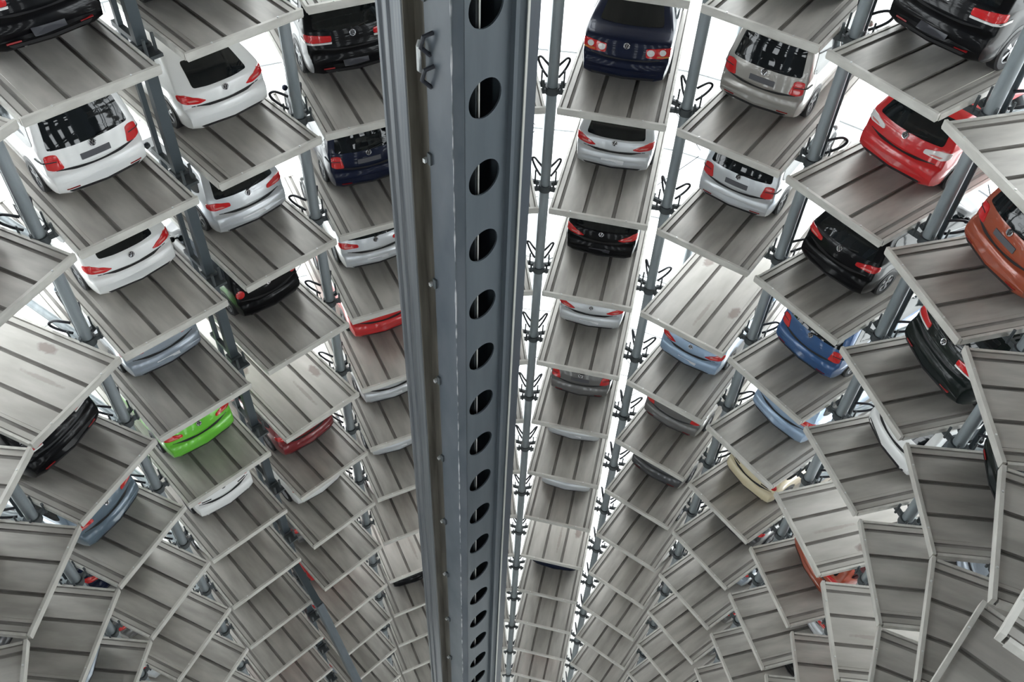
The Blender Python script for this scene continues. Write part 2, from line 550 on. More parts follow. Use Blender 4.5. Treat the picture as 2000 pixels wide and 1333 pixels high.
def fixn(m, name, mats, smooth=40):
    return m.mesh(name, mats, smooth, weld=True)

def circle(cx, cz, r, n=16):
    return [(cx + r * math.cos(2 * math.pi * i / n), cz + r * math.sin(2 * math.pi * i / n)) for i in range(n)]
def rect(x0, x1, z0, z1):
    return [(x0, z0), (x1, z0), (x1, z1), (x0, z1)]

def wheel_meshes(r):
    w = .105
    m = MB()
    m.lathe([(-w, r * .64), (-w, r * .90), (-w * .72, r), (w * .72, r), (w, r * .90), (w, r * .64)], n=32, closed=True)
    tyre = m.mesh('wheel', [rubber_mat], 35, weld=True)
    m = MB()
    ri = r * .66
    for sx in (-1, 1):
        x = sx * (w - .012)
        m.lathe([(x, ri * .88), (x, ri), (x - sx * .03, ri), (x - sx * .03, ri * .88)], n=32, closed=True)
        m.lathe([(x - sx * .05, .004), (x - sx * .05, ri * .95)], n=32, mi=1)
        m.lathe([(x + sx * .002, .001), (x + sx * .002, ri * .2), (x - sx * .04, ri * .24)], n=20)
        for i in range(5):
            t = 2 * math.pi * i / 5
            for dt in (-.13, .13):
                m.beam((x - sx * .012, ri * .15 * math.cos(t), ri * .15 * math.sin(t)), (x - sx * .012, ri * .93 * math.cos(t + dt), ri * .93 * math.sin(t + dt)), .035, .022, upv=(1, 0, 0))
    rim = m.mesh('rim', [alloy_mat, trim_mat], 30, weld=True)
    return tyre, rim

def badge_mesh(surf, z):
    h, nn = surf.cast((1, 0, 0), (0, 1, 0), 0.0001, z)
    if nn.y > 0: nn = -nn
    xa = Vector((1, 0, 0)); za = nn.cross(xa).normalized()
    if za.z < 0: za = -za
    P = lambda x, z_: h + nn * .012 + xa * x + za * z_
    m = MB()
    r = .058
    ring = [P(r * math.cos(2 * math.pi * i / 24), r * math.sin(2 * math.pi * i / 24)) for i in range(25)]
    m.tube(ring, .007, 6, 0, cap=False)
    vs = [P(r * math.cos(2 * math.pi * i / 24), r * math.sin(2 * math.pi * i / 24)) - nn * .006 for i in range(24)]
    m.add(vs, [tuple(range(24))], 1)
    def stroke(pts):
        for a, b in zip(pts, pts[1:]):
            m.tube([P(*a), P(*b)], .005, 5, 0)
    stroke([(-.028, .048), (0, .006), (.028, .048)])
    stroke([(-.05, .026), (-.025, -.045), (0, -.004), (.025, -.045), (.05, .026)])
    return m.mesh('badge', [chrome_mat, trim_mat], 40)

LIGHTS = {
 'hatch': [(.45, .80), (.47, .875), (.72, .935), (.91, .95), (.92, .85), (.76, .785)],
 'coupe': [(.43, .745), (.56, .82), (.78, .90), (.93, .92), (.92, .83), (.77, .75), (.56, .715)],
 'cabrio': [(.43, .745), (.56, .82), (.78, .90), (.93, .92), (.92, .83), (.77, .75), (.56, .715)],
 'mpv': [(.565, .70), (.625, .96), (.70, .985), (.815, .975), (.815, .74), (.72, .69)],
 'suv': [(.46, .955), (.47, 1.06), (.7, 1.08), (.97, 1.11), (.97, 1.0), (.8, .945)],
 'sedan': [(.42, .73), (.42, .91), (.7, .935), (.90, .935), (.90, .77), (.72, .72)],
 'city': circle(.70, .86, .095),
}
GLASS = {  # rear window: z0, half width, z1, half width
 'hatch': (.985, .68, 1.375, .57), 'coupe': (.93, .66, 1.255, .57), 'cabrio': (.95, .56, 1.255, .485), 'mpv': (1.035, .71, 1.535, .63), 'suv': (1.145, .75, 1.60, .66),
 'sedan': (1.10, .65, 1.385, .55), 'city': (.985, .63, 1.375, .53)}
BADGE_Z = {'hatch': .915, 'coupe': .86, 'cabrio': .86, 'mpv': .975, 'suv': 1.06, 'sedan': .93, 'city': .92}
SIDEW = {  # rear quarter start, pillar, front end at belt, front end at top
 'hatch': (.66, 1.72, 3.02, 2.55), 'coupe': (1.1, 1.75, 3.0, 2.45), 'cabrio': (1.1, 1.75, 3.0, 2.45), 'mpv': (.52, 1.75, 3.2, 2.6), 'suv': (.72, 1.95, 3.3, 2.75), 'sedan': (1.25, 2.15, 3.35, 2.75), 'city': (.6, 1.6, 2.8, 2.35)}

PARTS = {}
def build_kind(kind):
    """Meshes of one kind of car: list of (part name, mesh, location, sub-parts)."""
    c = CARS[kind]
    W, L, belt, roof = c['W'], c['L'], c['belt'], c['roof']
    bm_ = body_mesh(kind)
    s = Surf(bm_)
    parts = []
    parts.append(('body', bm_.mesh('body', [trim_mat], 38, weld=True), None, []))
    z0, w0, z1, w1 = GLASS[kind]
    win = rounded([(-w0, z0 + .012), (-w0 * .5, z0), (w0 * .5, z0), (w0, z0 + .012), (w1, z1), (-w1, z1)], .05)
    wip = MB()
    h1, _ = s.cast((1, 0, 0), (0, 1, 0), .0, z0 - .005)
    h2, _ = s.cast((1, 0, 0), (0, 1, 0), .36, z0 + .05)
    subs = []
    if kind in ('hatch', 'mpv', 'suv', 'city'):
        wip.tube([h1 + Vector((0, -.03, .01)), h2 + Vector((0, -.025, .012))], .009, 6)
        wip.tube([h1 + Vector((0, -.028, 0)), h1 + Vector((0, .02, 0))], .02, 8)
        subs.append(('wiper', wip.mesh('wiper', [trim_mat], 40)))
    parts.append(('rear_window', fixn(patch(s, win, rings=9), 'rear_window', [carglass]), None, subs))
    parts.append(('windscreen', fixn(patch(s, rounded([(-.62 * W / .9, belt + .10), (.62 * W / .9, belt + .10), (.52 * W / .9, roof - .10), (-.52 * W / .9, roof - .10)], .05), 'front'), 'windscreen', [carglass]), None, []))
    a, b, f0, f1 = SIDEW[kind]
    zt = roof - .13
    zb = belt + .035
    for sd in ('left', 'right'):
        parts.append(('side_window', fixn(patch(s, rounded([(a - .06, zb + .06), (a + .1, zb), (b - .03, zb), (b - .03, zt), (a + .18, zt - .02)], .06), sd), 'side_window', [carglass]), None, []))
        parts.append(('side_window', fixn(patch(s, rounded([(b + .05, zb), (f0, zb), (f0 - .05, zb + .05), (f1, zt), (b + .05, zt)], .04), sd), 'side_window', [carglass]), None, []))
        for ay in c['ax']:
            arch = patch(s, circle(ay, c['wr'] + .012, c['wr'] + .045, 28), sd, off=.004)
            parts.append(('wheel_arch', fixn(arch, 'wheel_arch', [trim_mat]), None, []))
        mi = MB()
        sx = -1 if sd == 'left' else 1
        my = f0 - .12
        mi.tube([(sx * (W - .06), my, belt + .05), (sx * (W + .03), my, belt + .06)], [.02, .02], 8)
        ring = []
        for t in range(7):
            u = -1 + 2 * t / 6
            ring.append(math.sqrt(max(0, 1 - u * u)))
        mi.tube([(sx * (W + .09 + .07 * (-1 + 2 * t / 6)), my + .01, belt + .07) for t in range(7)], [max(.012, .075 * q) for q in ring], 10)
        parts.append(('wing_mirror', mi.mesh('wing_mirror', [trim_mat], 50), None, []))
    lp = LIGHTS[kind]
    lens = {}
    for md in ('rearL', 'rear'):
        lm = patch(s, rounded(lp, .03) if kind != 'city' else lp, md, 35, off=.014)
        sub = []
        if kind == 'sedan':
            cm = MB()
            patch(s, circle(.50, .835, .068), md, 35, off=.022, m=cm, rings=3)
            patch(s, circle(.72, .85, .062), md, 35, off=.022, m=cm, rings=3)
            sub.append(('reversing_lamp', fixn(cm, 'reversing_lamp', [clear_lens])))
            am = patch(s, rect(.62, .84, .745, .775), md, 35, off=.022, rings=3)
            sub.append(('indicator', fixn(am, 'indicator', [amber_lens])))
        if kind == 'suv':
            cm = patch(s, [(.46, .91), (.46, .945), (.8, .935), (1.06, 1.0), (1.06, .96), (.8, .905)], md, 35, off=.012, rings=3)
            sub.append(('reversing_lamp', fixn(cm, 'reversing_lamp', [clear_lens])))
        if kind == 'mpv':
            cm = patch(s, [(.64, .845), (.64, .862), (.99, .885), (.99, .868)], md, 35, off=.018, rings=3)
            sub.append(('lens_divider', fixn(cm, 'lens_divider', [trim_mat])))
        if kind in ('hatch', 'coupe', 'cabrio'):
            pp = [(.56, .815), (.62, .845), (.78, .85), (.74, .815)] if kind == 'hatch' else [(.56, .765), (.62, .80), (.76, .81), (.72, .775)]
            cm = patch(s, pp, md, 35, off=.019, rings=3)
            sub.append(('reversing_lamp', fixn(cm, 'reversing_lamp', [mat('pink_lens', (.75, .25, .22), .12, 0, 1.0)])))
        parts.append(('tail_light', fixn(lm, 'tail_light', [red_lens]), None, sub))
    parts.append(('badge', badge_mesh(s, BADGE_Z[kind]), None, []))
    zb_ = .79 if kind == 'suv' else .648
    parts.append(('bumper_gap', fixn(patch(s, [(-.70, zb_ + .03), (-.4, zb_ + .004), (.4, zb_ + .004), (.70, zb_ + .03), (.70, zb_ + .045), (.4, zb_ + .02), (-.4, zb_ + .02), (-.70, zb_ + .045)], off=.003, rings=4), 'bumper_gap', [trim_mat]), None, []))
    zv = .39 if kind == 'suv' else .29
    parts.append(('valance', fixn(patch(s, rounded([(-.66, zv + .035), (-.6, zv - .02), (.6, zv - .02), (.66, zv + .035)], .02), off=.004), 'valance', [trim_mat]), None, []))
    for sx in (-1, 1):
        rf = MB()
        patch(s, rounded(rect(min(sx * .46, sx * .68), max(sx * .46, sx * .68), zv + .055, zv + .078), .01), off=.008, m=rf, rings=3)
        if kind in ('mpv', 'suv'):
            parts.append(('reflector', fixn(rf, 'reflector', [reflector_mat]), None, []))
    if kind in ('suv', 'mpv'):
        for sx in (-1, 1):
            rm = MB()
            ys = [.62, .8, 1.4, 2.0, 2.35, 2.5]
            pp = []
            for i, y in enumerate(ys):
                zz = roof + (.0 if i in (0, 5) else .05)
                pp.append((sx * W * c['S'] * .90, y + .05, zz - .03))
            rm.tube(pp, .017, 8)
            parts.append(('roof_rail', rm.mesh('roof_rail', [trim_mat], 50), None, []))
    an = MB()
    an.tube([(0, .95 if kind not in ('sedan', 'coupe', 'cabrio') else 1.6, roof + .02), (0, (.95 if kind not in ('sedan', 'coupe', 'cabrio') else 1.6) - .09, roof + .11)], [.016, .005], 6)
    parts.append(('aerial', an.mesh('aerial', [trim_mat], 50), None, []))
    ex = MB()
    for x in ((-.42, -.34) if kind == 'suv' else (-.45,)):
        ex.tube([(x, .03 + .05, zv - .02), (x, .4, zv - .02)], .033, 10)
    parts.append(('exhaust', ex.mesh('exhaust', [chrome_mat], 50), None, []))
    tyre, rim = wheel_meshes(c['wr'])
    for sx in (-1, 1):
        for ay in c['ax']:
            parts.append(('wheel', tyre, (sx * (W - .105 + .012), ay, c['wr']), [('rim', rim)]))
    # optional pieces
    hz = {'mpv': .80, 'hatch': .44, 'coupe': .44, 'cabrio': .44, 'suv': .52, 'sedan': .42, 'city': .44}[kind]
    opt = {
     'plate_white': fixn(patch(s, rounded(rect(-.26, .26, hz - .055, hz + .055), .01), off=.012), 'number_plate', [plate_white]),
     'plate_dark': fixn(patch(s, rounded(rect(-.26, .26, hz - .055, hz + .055), .01), off=.012), 'number_plate', [plate_dark]),
     'brake_bar': fixn(patch(s, rounded(rect(-.2, .2, z1 - .035, z1 - .01), .008), off=.016, rings=3), 'brake_light', [red_lens]),
     'black_bumper': fixn(patch(s, rounded([(-.80, .44), (-.80, .32), (-.5, .28), (.5, .28), (.80, .32), (.80, .44)], .04), off=.006), 'bumper_cover', [trim_mat]),
     'slots': fixn(patch(s, rect(-.62, -.38, .72, .75), off=.008, m=patch(s, rect(.38, .62, .72, .75), off=.008, rings=3), rings=3), 'trim_slot', [trim_mat]),
     'clear_light': None}
    PARTS[kind] = (parts, opt)

PAINT = {}
def paint(name):
    if name in PAINT: return PAINT[name]
    cols = {'white': (.88, .88, .86, 0), 'silver': (.68, .70, .72, .5), 'silverblue': (.36, .41, .47, .4), 'black': (.003, .003, .004, 0), 'navy': (.008, .012, .032, .1), 'blue': (.03, .10, .26, .25),
            'lightblue': (.34, .46, .62, .35), 'red': (.62, .012, .016, 0), 'darkred': (.22, .012, .018, .1), 'green': (.16, .60, .04, .1), 'orange': (.33, .055, .018, .15), 'cream': (.72, .63, .42, 0), 'beige': (.36, .34, .31, .4),
            'grey': (.17, .165, .16, .35), 'darkgrey': (.07, .07, .075, .3), 'steelblue': (.13, .18, .23, .3), 'purple': (.10, .01, .05, .1), 'darkgreen': (.007, .011, .010, 0)}
    r, g, b, me = cols[name]
    dark = max(r, g, b) < .06
    PAINT[name] = mat('paint_' + name, (r, g, b), .28, me, .3 if dark else 1.0, .12 if dark else .5)
    return PAINT[name]

MERGED = {}
def merged_kind(kind):
    """The whole car as one mesh, for cars that stand out of sight."""
    if kind in MERGED: return MERGED[kind]
    parts, opt = PARTS[kind]
    bm = bmesh.new()
    mats = []
    for (nm, me, loc, subs) in parts:
        for q in [me] + [x[1] for x in subs]:
            tmp = q.copy()
            if loc:
                tmp.transform(Matrix.Translation(loc))
            base = len(bm.faces)
            bm.from_mesh(tmp)
            bm.faces.ensure_lookup_table()
            for f in bm.faces[base:]:
                mm = q.materials[f.material_index] if len(q.materials) > f.material_index else trim_mat
                key = 'PAINT' if nm in ('body',) else mm
                if key not in mats: mats.append(key)
                f.material_index = mats.index(key)
            bpy.data.meshes.remove(tmp)
    me = bpy.data.meshes.new('parked_car')
    bm.to_mesh(me); bm.free()
    for k in mats:
        me.materials.append(trim_mat if k == 'PAINT' else k)
    me['paint_slot'] = mats.index('PAINT')
    MERGED[kind] = me
    return me

def set_paint(o, slot, p):
    o.material_slots[slot].link = 'OBJECT'
    o.material_slots[slot].material = p

def place_car(kind, col, k, j, y, label, cat='car', opts=(), dx=0.0, turn=0.0):
    if kind not in PARTS: build_kind(kind)
    parts, opt = PARTS[kind]
    az = BAYS[k][2]
    loc = bay_point(k, dx, y, -j * H + DZ + .009)
    t = thing('parked_car', label, cat, loc, R(-az + turn), 'cars parked on the pallets')
    p = paint(col)
    for (nm, me, l, subs) in parts:
        o = ob(nm, me, t, l or (0, 0, 0))
        if nm in ('body', 'wing_mirror'):
            set_paint(o, 0, p)
        if nm == 'tail_light' and 'clear_light' in opts:
            set_paint(o, 0, clear_lens)
        for (sn, sm) in subs:
            ob(sn, sm, o)
    names = {'plate_white': 'number_plate', 'plate_dark': 'number_plate', 'brake_bar': 'brake_light', 'black_bumper': 'bumper_cover', 'slots': 'trim_slot'}
    for q in opts:
        if opt.get(q):
            ob(names[q], opt[q], t)
    return t

def place_hidden(kind, col, k, j, y):
    if kind not in PARTS: build_kind(kind)
    me = merged_kind(kind)
    o = ob('parked_car', me, None, bay_point(k, 0, y, -j * H + DZ + .009), R(-BAYS[k][2]))
    set_paint(o, me['paint_slot'], paint(col))
    tag(o, 'parked car almost wholly hidden under the deck above it on a lower pallet', 'car', 'cars hidden on the lower pallets')
    return o

# bay, level: kind, colour, distance of the rear bumper from the pallet edge, options, name, label
VISIBLE = {
 (-4, -1): ('suv', 'black', 1.15, ('plate_dark', 'brake_bar'), 'large black off-roader', 'large black off-roader cut by the upper left corner of the photo'),
 (-4, 0): ('mpv', 'white', 1.1, ('plate_dark',), 'tall white van-like car', 'tall white family van with wide dark rear window and grey plate'),
 (-4, 1): ('cabrio', 'white', 1.3, (), 'lower white coupe', 'white coupe with dark window, parked directly below the tall white van'),
 (-4, 2): ('hatch', 'silverblue', 1.4, ('plate_white',), 'blue-silver hatchback', 'blue-silver hatchback showing only bumper and white plate, below the white coupe'),
 (-4, 3): ('hatch', 'green', 0.98, (), 'lime green car', 'bright lime green car, the only green one'),
 (-4, 4): ('city', 'white', 0.92, ('slots',), 'white car below the green one', 'white car with black slots, directly below the lime green car'),
 (-3, -1): ('hatch', 'black', 1.15, (), 'dark car at the top edge', 'dark car at the top edge, only its rear tyre and sill visible'),
 (-3, 0): ('cabrio', 'white', 1.25, (), 'upper white coupe', 'white coupe with almond red lights, standing above the silver hatchback'),
 (-3, 1): ('hatch', 'silver', 1.3, ('plate_white',), 'silver hatchback', 'silver hatchback with long red lights, directly below the upper white coupe'),
 (-3, 2): ('city', 'black', 1.35, ('plate_dark',), 'small black car with round lights', 'small black car with one round red light showing'),
 (-3, 4): ('hatch', 'darkred', 1.05, (), 'dark red car', 'dark red car half covered by the pale empty pallet'),
 (-3, 5): ('city', 'white', 1.12, (), 'white car below the dark red one', 'white car showing a thin curved bumper, below the dark red car'),
 (-2, 0): ('suv', 'black', 1.4, ('plate_dark', 'brake_bar'), 'black off-roader beside the mast', 'black off-roader half hidden behind the left of the steel mast'),
 (-2, 1): ('mpv', 'navy', 1.15, ('plate_dark',), 'navy blue van', 'navy blue family van half hidden by the steel mast'),
 (-2, 2): ('hatch', 'silver', 1.3, ('plate_white',), 'silver hatchback beside the mast', 'silver hatchback at the left edge of the steel mast, below the navy van'),
 (-2, 3): ('hatch', 'red', 1.4, (), 'red car beside the mast', 'bright red car just left of the steel mast'),
 (-2, 4): ('hatch', 'silver', 1.2, ('plate_white',), 'silver car below the red one', 'silver car showing only its bumper, directly below the red car at the mast'),
 (-2, 5): ('hatch', 'silver', 1.2, ('plate_white',), 'second silver car below the red one', 'silver car showing a thin bumper, second below the red car at the mast'),
 (-2, 8): ('sedan', 'black', 0.75, (), 'black car below the pale pallet', 'black car with red light, below the pale empty pallet left of the mast'),
 (0, 0): ('sedan', 'navy', 1.0, (), 'navy saloon', 'dark navy saloon with four round white tail lamps at the top'),
 (0, 1): ('coupe', 'silver', 1.45, ('plate_white',), 'silver coupe', 'silver coupe with big dark window, directly below the navy saloon'),
 (0, 2): ('coupe', 'black', 1.3, ('plate_dark',), 'black coupe', 'black coupe with slanted red lights, between the silver and the pale coupe'),
 (0, 3): ('coupe', 'silver', 1.3, ('plate_white',), 'pale silver coupe', 'pale silver coupe with window cut off, directly below the black coupe'),
 (0, 4): ('mpv', 'grey', 1.0, ('plate_dark',), 'dark grey van', 'dark grey family van, directly below the pale silver coupe'),
 (0, 5): ('coupe', 'silver', 1.3, ('plate_white',), 'silver car with white plate', 'silver car with white plate, directly below the dark grey van'),
 (0, 6): ('hatch', 'silver', 1.1, (), 'silver car with thin bumper', 'silver car showing only a curved bumper, above the pale empty pallet right of the mast'),
 (0, 8): ('sedan', 'navy', 0.95, (), 'dark blue car', 'dark blue car under the pale empty pallet right of the mast'),
 (1, -1): ('hatch', 'black', 1.1, (), 'black car at the top edge', 'black car cut by the top edge above the beige van'),
 (1, 0): ('mpv', 'beige', 1.25, ('plate_dark',), 'beige-grey van', 'beige-grey metallic family van with red corner lights'),
 (1, 1): ('mpv', 'silver', 1.35, ('plate_dark',), 'silver van', 'pale silver family van, directly below the beige-grey van'),
 (1, 3): ('coupe', 'lightblue', 1.15, ('plate_white',), 'light blue car', 'light blue car under the white empty pallet'),
 (1, 4): ('mpv', 'grey', 1.05, (), 'grey car', 'grey car showing only its bumper, directly below the light blue car'),
 (1, 5): ('mpv', 'darkgrey', 1.02, (), 'slate grey car', 'slate grey car showing a bumper, second below the light blue car'),
 (1, 6): ('hatch', 'darkgrey', 1.3, (), 'dark car under the slate bumper', 'dark car showing a sliver of bumper, third below the light blue car'),
 (2, -1): ('suv', 'black', 1.05, ('plate_dark',), 'big black off-roader', 'big black off-roader with chrome-edged red light near the upper right corner'),
 (2, 0): ('hatch', 'red', 1.45, ('clear_light',), 'red hatchback', 'bright red hatchback with clear square tail lamp at upper right'),
 (2, 1): ('hatch', 'black', 0.97, (), 'black hatchback', 'black hatchback with wide red lights, directly below the red hatchback'),
 (2, 2): ('mpv', 'blue', 1.05, (), 'royal blue van', 'royal blue family van, directly below the black hatchback'),
 (2, 3): ('hatch', 'lightblue', 1.15, (), 'pale blue car', 'pale blue car with white stripe of bumper, directly below the royal blue van'),
 (2, 4): ('city', 'cream', 0.95, ('slots',), 'cream car', 'cream coloured car, the only one of that colour'),
 (2, 5): ('hatch', 'darkgrey', 1.2, (), 'dark car below the cream one', 'dark car showing a sliver of bumper, directly below the cream car'),
 (3, 0): ('mpv', 'orange', 1.1, ('plate_dark',), 'rust orange van', 'rust orange family van with dark plate at the right edge'),
 (3, 1): ('suv', 'darkgreen', .93, (), 'black off-roader on the right', 'glossy black off-roader with red and white light, below the rust orange van'),
 (3, 2): ('city', 'white', 1.12, ('black_bumper',), 'white car with black bumper', 'white car with black bumper, directly below the black off-roader at right'),
 (3, 4): ('hatch', 'orange', 0.9, (), 'orange-red car', 'orange-red car under the pale pallet at lower right'),
 (4, 1): ('suv', 'darkgreen', 1.0, (), 'dark car at the right edge', 'very dark car at the right edge, only a curved sliver visible'),
 (-5, 0): ('hatch', 'purple', 1.25, (), 'purple car', 'dark purple car at the left edge, only a corner visible'),
 (-5, 2): ('suv', 'black', 1.03, (), 'black car under the pale pallet', 'black car with two red lights under the pale pallet at far left'),
 (-5, 3): ('hatch', 'steelblue', 0.86, (), 'steel blue car', 'steel blue car, second below the pale pallet at far left'),
 (-6, 4): ('hatch', 'silverblue', .85, (), 'grey-blue car', 'grey-blue car at the bottom edge far left, only a striped bumper visible'),
}
DX = {(1, 0): -.15, (1, 1): -.13, (2, 1): -.17, (2, 0): -.06, (2, 2): -.07, (3, 1): -.02}
HIDDEN_COLS = ['silver', 'black', 'grey', 'red', 'white', 'navy', 'silverblue', 'darkgrey', 'silver', 'grey']
for (k, j), (kind, col, y, opts, short, label) in VISIBLE.items():
    place_car(kind, col, k, j, y, label, 'car', opts, dx=DX.get((k, j), .09 if k < -1 else (-.10 if k > 0 else .02)))
rng = random.Random(11)
for k, (l0, l1) in LEVELS.items():
    for j in range(l0, l1 + 1):
        kind = rng.choice(['hatch', 'hatch', 'mpv', 'coupe', 'city']); col = rng.choice(HIDDEN_COLS)
        if (k, j) in VISIBLE or (k, j) in EMPTY or j < 0:
            continue
        place_hidden(kind, col, k, j, 1.5)

# ------------------------------------------------------------------ pallets on every level
def pallet_label(k, j):
    if (k, j) in VISIBLE:
        return 'grey steel pallet carrying the ' + VISIBLE[(k, j)][4]
    if (k, j) in EMPTY:
        return {(-5, 1): 'pale empty pallet with a rust stain at the far left', (-3, 3): 'pale empty pallet left of centre, above the dark red car', (-2, 7): 'pale empty pallet low down just left of the mast',
                (0, 7): 'pale empty pallet low down just right of the mast', (1, 2): 'whitest empty pallet with two rust stains, right of centre', (3, 3): 'pale empty pallet at lower right above the orange-red car',
                (4, 3): 'pale empty pallet cut by the bottom edge at lower right'}[(k, j)]
    ks = [q for (kk, q) in VISIBLE if kk == k]
    cands = sorted(ks, key=lambda q: abs(q - j))
    if cands:
        q = cands[0]
        n = abs(q - j)
        return 'grey steel pallet %s %s the one carrying the %s' % (NUM[n] if n > 1 else 'right', 'below' if j > q else 'above', VISIBLE[(k, q)][4])
    n = j - LEVELS[k][0]
    return 'grey steel pallet, %s in its column, %s' % (ORD[n], {-1: 'mostly hidden behind the steel mast', 5: 'second column in from the lower right corner', 6: 'in the lower right corner of the photo', -6: 'bottom left corner', -7: 'at the left end of the bottom edge'}[k])
def place_pallet(k, j):
    az = BAYS[k][2]
    t = thing('pallet', pallet_label(k, j), 'pallet', bay_point(k, 0, 0, -j * H), R(-az), 'car pallets of the tower')
    ob('deck', DECK_BARE if (k, j) in EMPTY else DECK, t)
    ob('front_rail', FRONT, t)
    ob('rear_rail', REAR, t)
    ob('side_rail', SIDE_L, t)
    ob('side_rail', SIDE_R, t)
    for sx in (-1, 1):
        ob('bolt', STUD, t, (sx * .62, .0, 0))
for k, (l0, l1) in LEVELS.items():
    for j in range(l0, l1 + 1):
        place_pallet(k, j)

# ------------------------------------------------------------------ mast
MC = Vector((-.6, 7.87))
P_ = Vector((math.sin(R(44)), math.cos(R(44)))); Q_ = Vector((math.sin(R(134)), math.cos(R(134))))
def mpq(p, q):
    v = MC + P_ * p + Q_ * q
    return (v.x, v.y)
MZ0, MZ1 = Z0 + .01, Z1 - .02
mast = thing('mast', 'blue-grey steel lift mast with a row of round holes, standing in the centre', 'mast', (MC.x, MC.y, MZ0))
def mob(name, m, mats, smooth=None, weld=True):
    me = m.mesh(name, mats, smooth, weld)
    me.transform(Matrix.Translation((-MC.x, -MC.y, -MZ0)))
    return ob(name, me, mast)
def plate(poly, name, mats, z0=MZ0, z1=MZ1):
    m = MB()
    m.prism([mpq(*q) for q in poly], z0, z1)
    return mob(name, m, mats)
# web with holes
pitch_h = .9463
hz0 = CAM_Z - (CAM_Z - 5.075) * 7.568 / 8.0
pc, hr = -.0653, .215
pl, pr = -.335, .2496
m = MB()
NSEG = 32
nlo = int((hz0 - MZ0) / pitch_h)
nhi = int((MZ1 - hz0) / pitch_h)
def web_pt(p, z, q):
    x, y = mpq(p, q)
    return (x, y, z)
zbot = hz0 - (nlo - .5) * pitch_h
ztop = hz0 + (nhi - .5) * pitch_h
for i in range(-nlo + 1, nhi):
    zc = hz0 + i * pitch_h
    outer, inner = [], []
    for s_ in range(NSEG):
        t = 2 * math.pi * s_ / NSEG
        cx, cz = math.cos(t), math.sin(t)
        inner.append((pc + hr * cx, zc + hr * cz))
        hx = (pr - pc) if cx > 0 else (pc - pl)
        sc = min(hx / abs(cx) if abs(cx) > 1e-6 else 9, (pitch_h / 2) / abs(cz) if abs(cz) > 1e-6 else 9)
        outer.append((pc + sc * cx, zc + sc * cz))
    # exact corners
    vs = [web_pt(a, b, .38) for a, b in outer] + [web_pt(a, b, .38) for a, b in inner] + [web_pt(a, b, .36) for a, b in inner]
    fs = []
    for s_ in range(NSEG):
        n_ = (s_ + 1) % NSEG
        fs.append((s_, n_, NSEG + n_, NSEG + s_))
        fs.append((NSEG + s_, NSEG + n_, 2 * NSEG + n_, 2 * NSEG + s_))
    cs = [(pr, zc + pitch_h / 2), (pl, zc + pitch_h / 2), (pl, zc - pitch_h / 2), (pr, zc - pitch_h / 2)]
    b0 = len(vs)
    vs += [web_pt(a, b, .38) for a, b in cs]
    for ci, (a, b) in enumerate(cs):
        best = sorted(range(NSEG), key=lambda s_: (outer[s_][0] - a) ** 2 + (outer[s_][1] - b) ** 2)[:6]
        # fill the corner triangle between the neighbours on the two sides
        side_x = [s_ for s_ in range(NSEG) if abs(outer[s_][0] - a) < 1e-6 and (outer[s_][1] - zc) * (b - zc) > 0]
        side_z = [s_ for s_ in range(NSEG) if abs(outer[s_][1] - b) < 1e-6 and (outer[s_][0] - pc) * (a - pc) >= -1e-9]
        if side_x and side_z:
            s1 = max(side_x, key=lambda s_: abs(outer[s_][1] - zc)); s2 = max(side_z, key=lambda s_: abs(outer[s_][0] - pc))
            if s1 != s2:
                fs.append((s1, b0 + ci, s2))
    m.add(vs, fs)
m.add([web_pt(pl, MZ0, .38), web_pt(pr, MZ0, .38), web_pt(pr, zbot, .38), web_pt(pl, zbot, .38)], [(0, 1, 2, 3)])
m.add([web_pt(pl, ztop, .38), web_pt(pr, ztop, .38), web_pt(pr, MZ1, .38), web_pt(pl, MZ1, .38)], [(0, 1, 2, 3)])
mob('web_plate', m, [mast_mat])
plate([(-.335, .38), (-.413, .30), (-.413, -.07), (-.39, -.07), (-.39, .29), (-.325, .358), (-.325, .38)], 'side_plate', [mast_side_mat])
plate([(-.413, -.07), (-.405, -.085), (-.405, -.22), (-.38, -.22), (-.38, -.07)], 'slot_plate', [grease_mat])
plate([(-.38, -.219), (-.533, -.219), (-.533, -.232), (-.38, -.232)], 'greased_rail', [grease_mat])
plate([(-.38, -.233), (-.533, -.233), (-.545, -.24), (-.545, -.36), (-.515, -.38), (-.515, -.44), (-.538, -.46), (-.538, -.52), (-.505, -.54), (-.505, -.58), (-.53, -.60), (-.53, -.634), (-.38, -.634)], 'guide_rail', [worn_mat])
plate([(.2496, .38), (.2496, .44), (.30, .44), (.30, .40), (.397, .42), (.397, .435), (.44, .435), (.44, .15), (.2496, .15)], 'flange', [mast_mat])
plate([(.398, .436), (.398, .448), (.428, .448), (.428, .436)], 'rail_edge', [rod_mat])
plate([(.441, .15), (.60, .16), (.60, .19), (.74, .19), (.74, .15), (.883, .15), (.883, -.60), (.441, -.60)], 'guide_rail', [rail_dark])
plate([(-.379, -.60), (.44, -.60), (.44, -.62), (-.379, -.62)], 'back_plate', [mast_dark])
plate([(-.12, .30), (-.12, -.599), (-.10, -.599), (-.10, .30)], 'inner_plate', [mast_dark])
plate([(-.10, .31), (-.085, .31), (-.085, .325), (-.10, .325)], 'inner_rod', [rod_mat])
# weld bead down the folded edge
m = MB()
rw = random.Random(5)
zz = MZ0 + .3
pts = []
while zz < MZ1 - .3:
    pts.append(mpq(-.4145 + rw.uniform(-.004, .002), .303 + rw.uniform(-.003, .003)) + (zz,))
    zz += .14
m.tube(pts, [rw.choice([.004, .005, .009, .012]) for _ in pts], 5)
weld_mat, _ = noisy(mat('weld_bead', (.3, .3, .3), .5), (.08, .095, .105), (.42, .42, .43), 5, (1, 1, 1), detail=2, lo=.42, hi=.6)
mob('weld_bead', m, [weld_mat], 50, False)
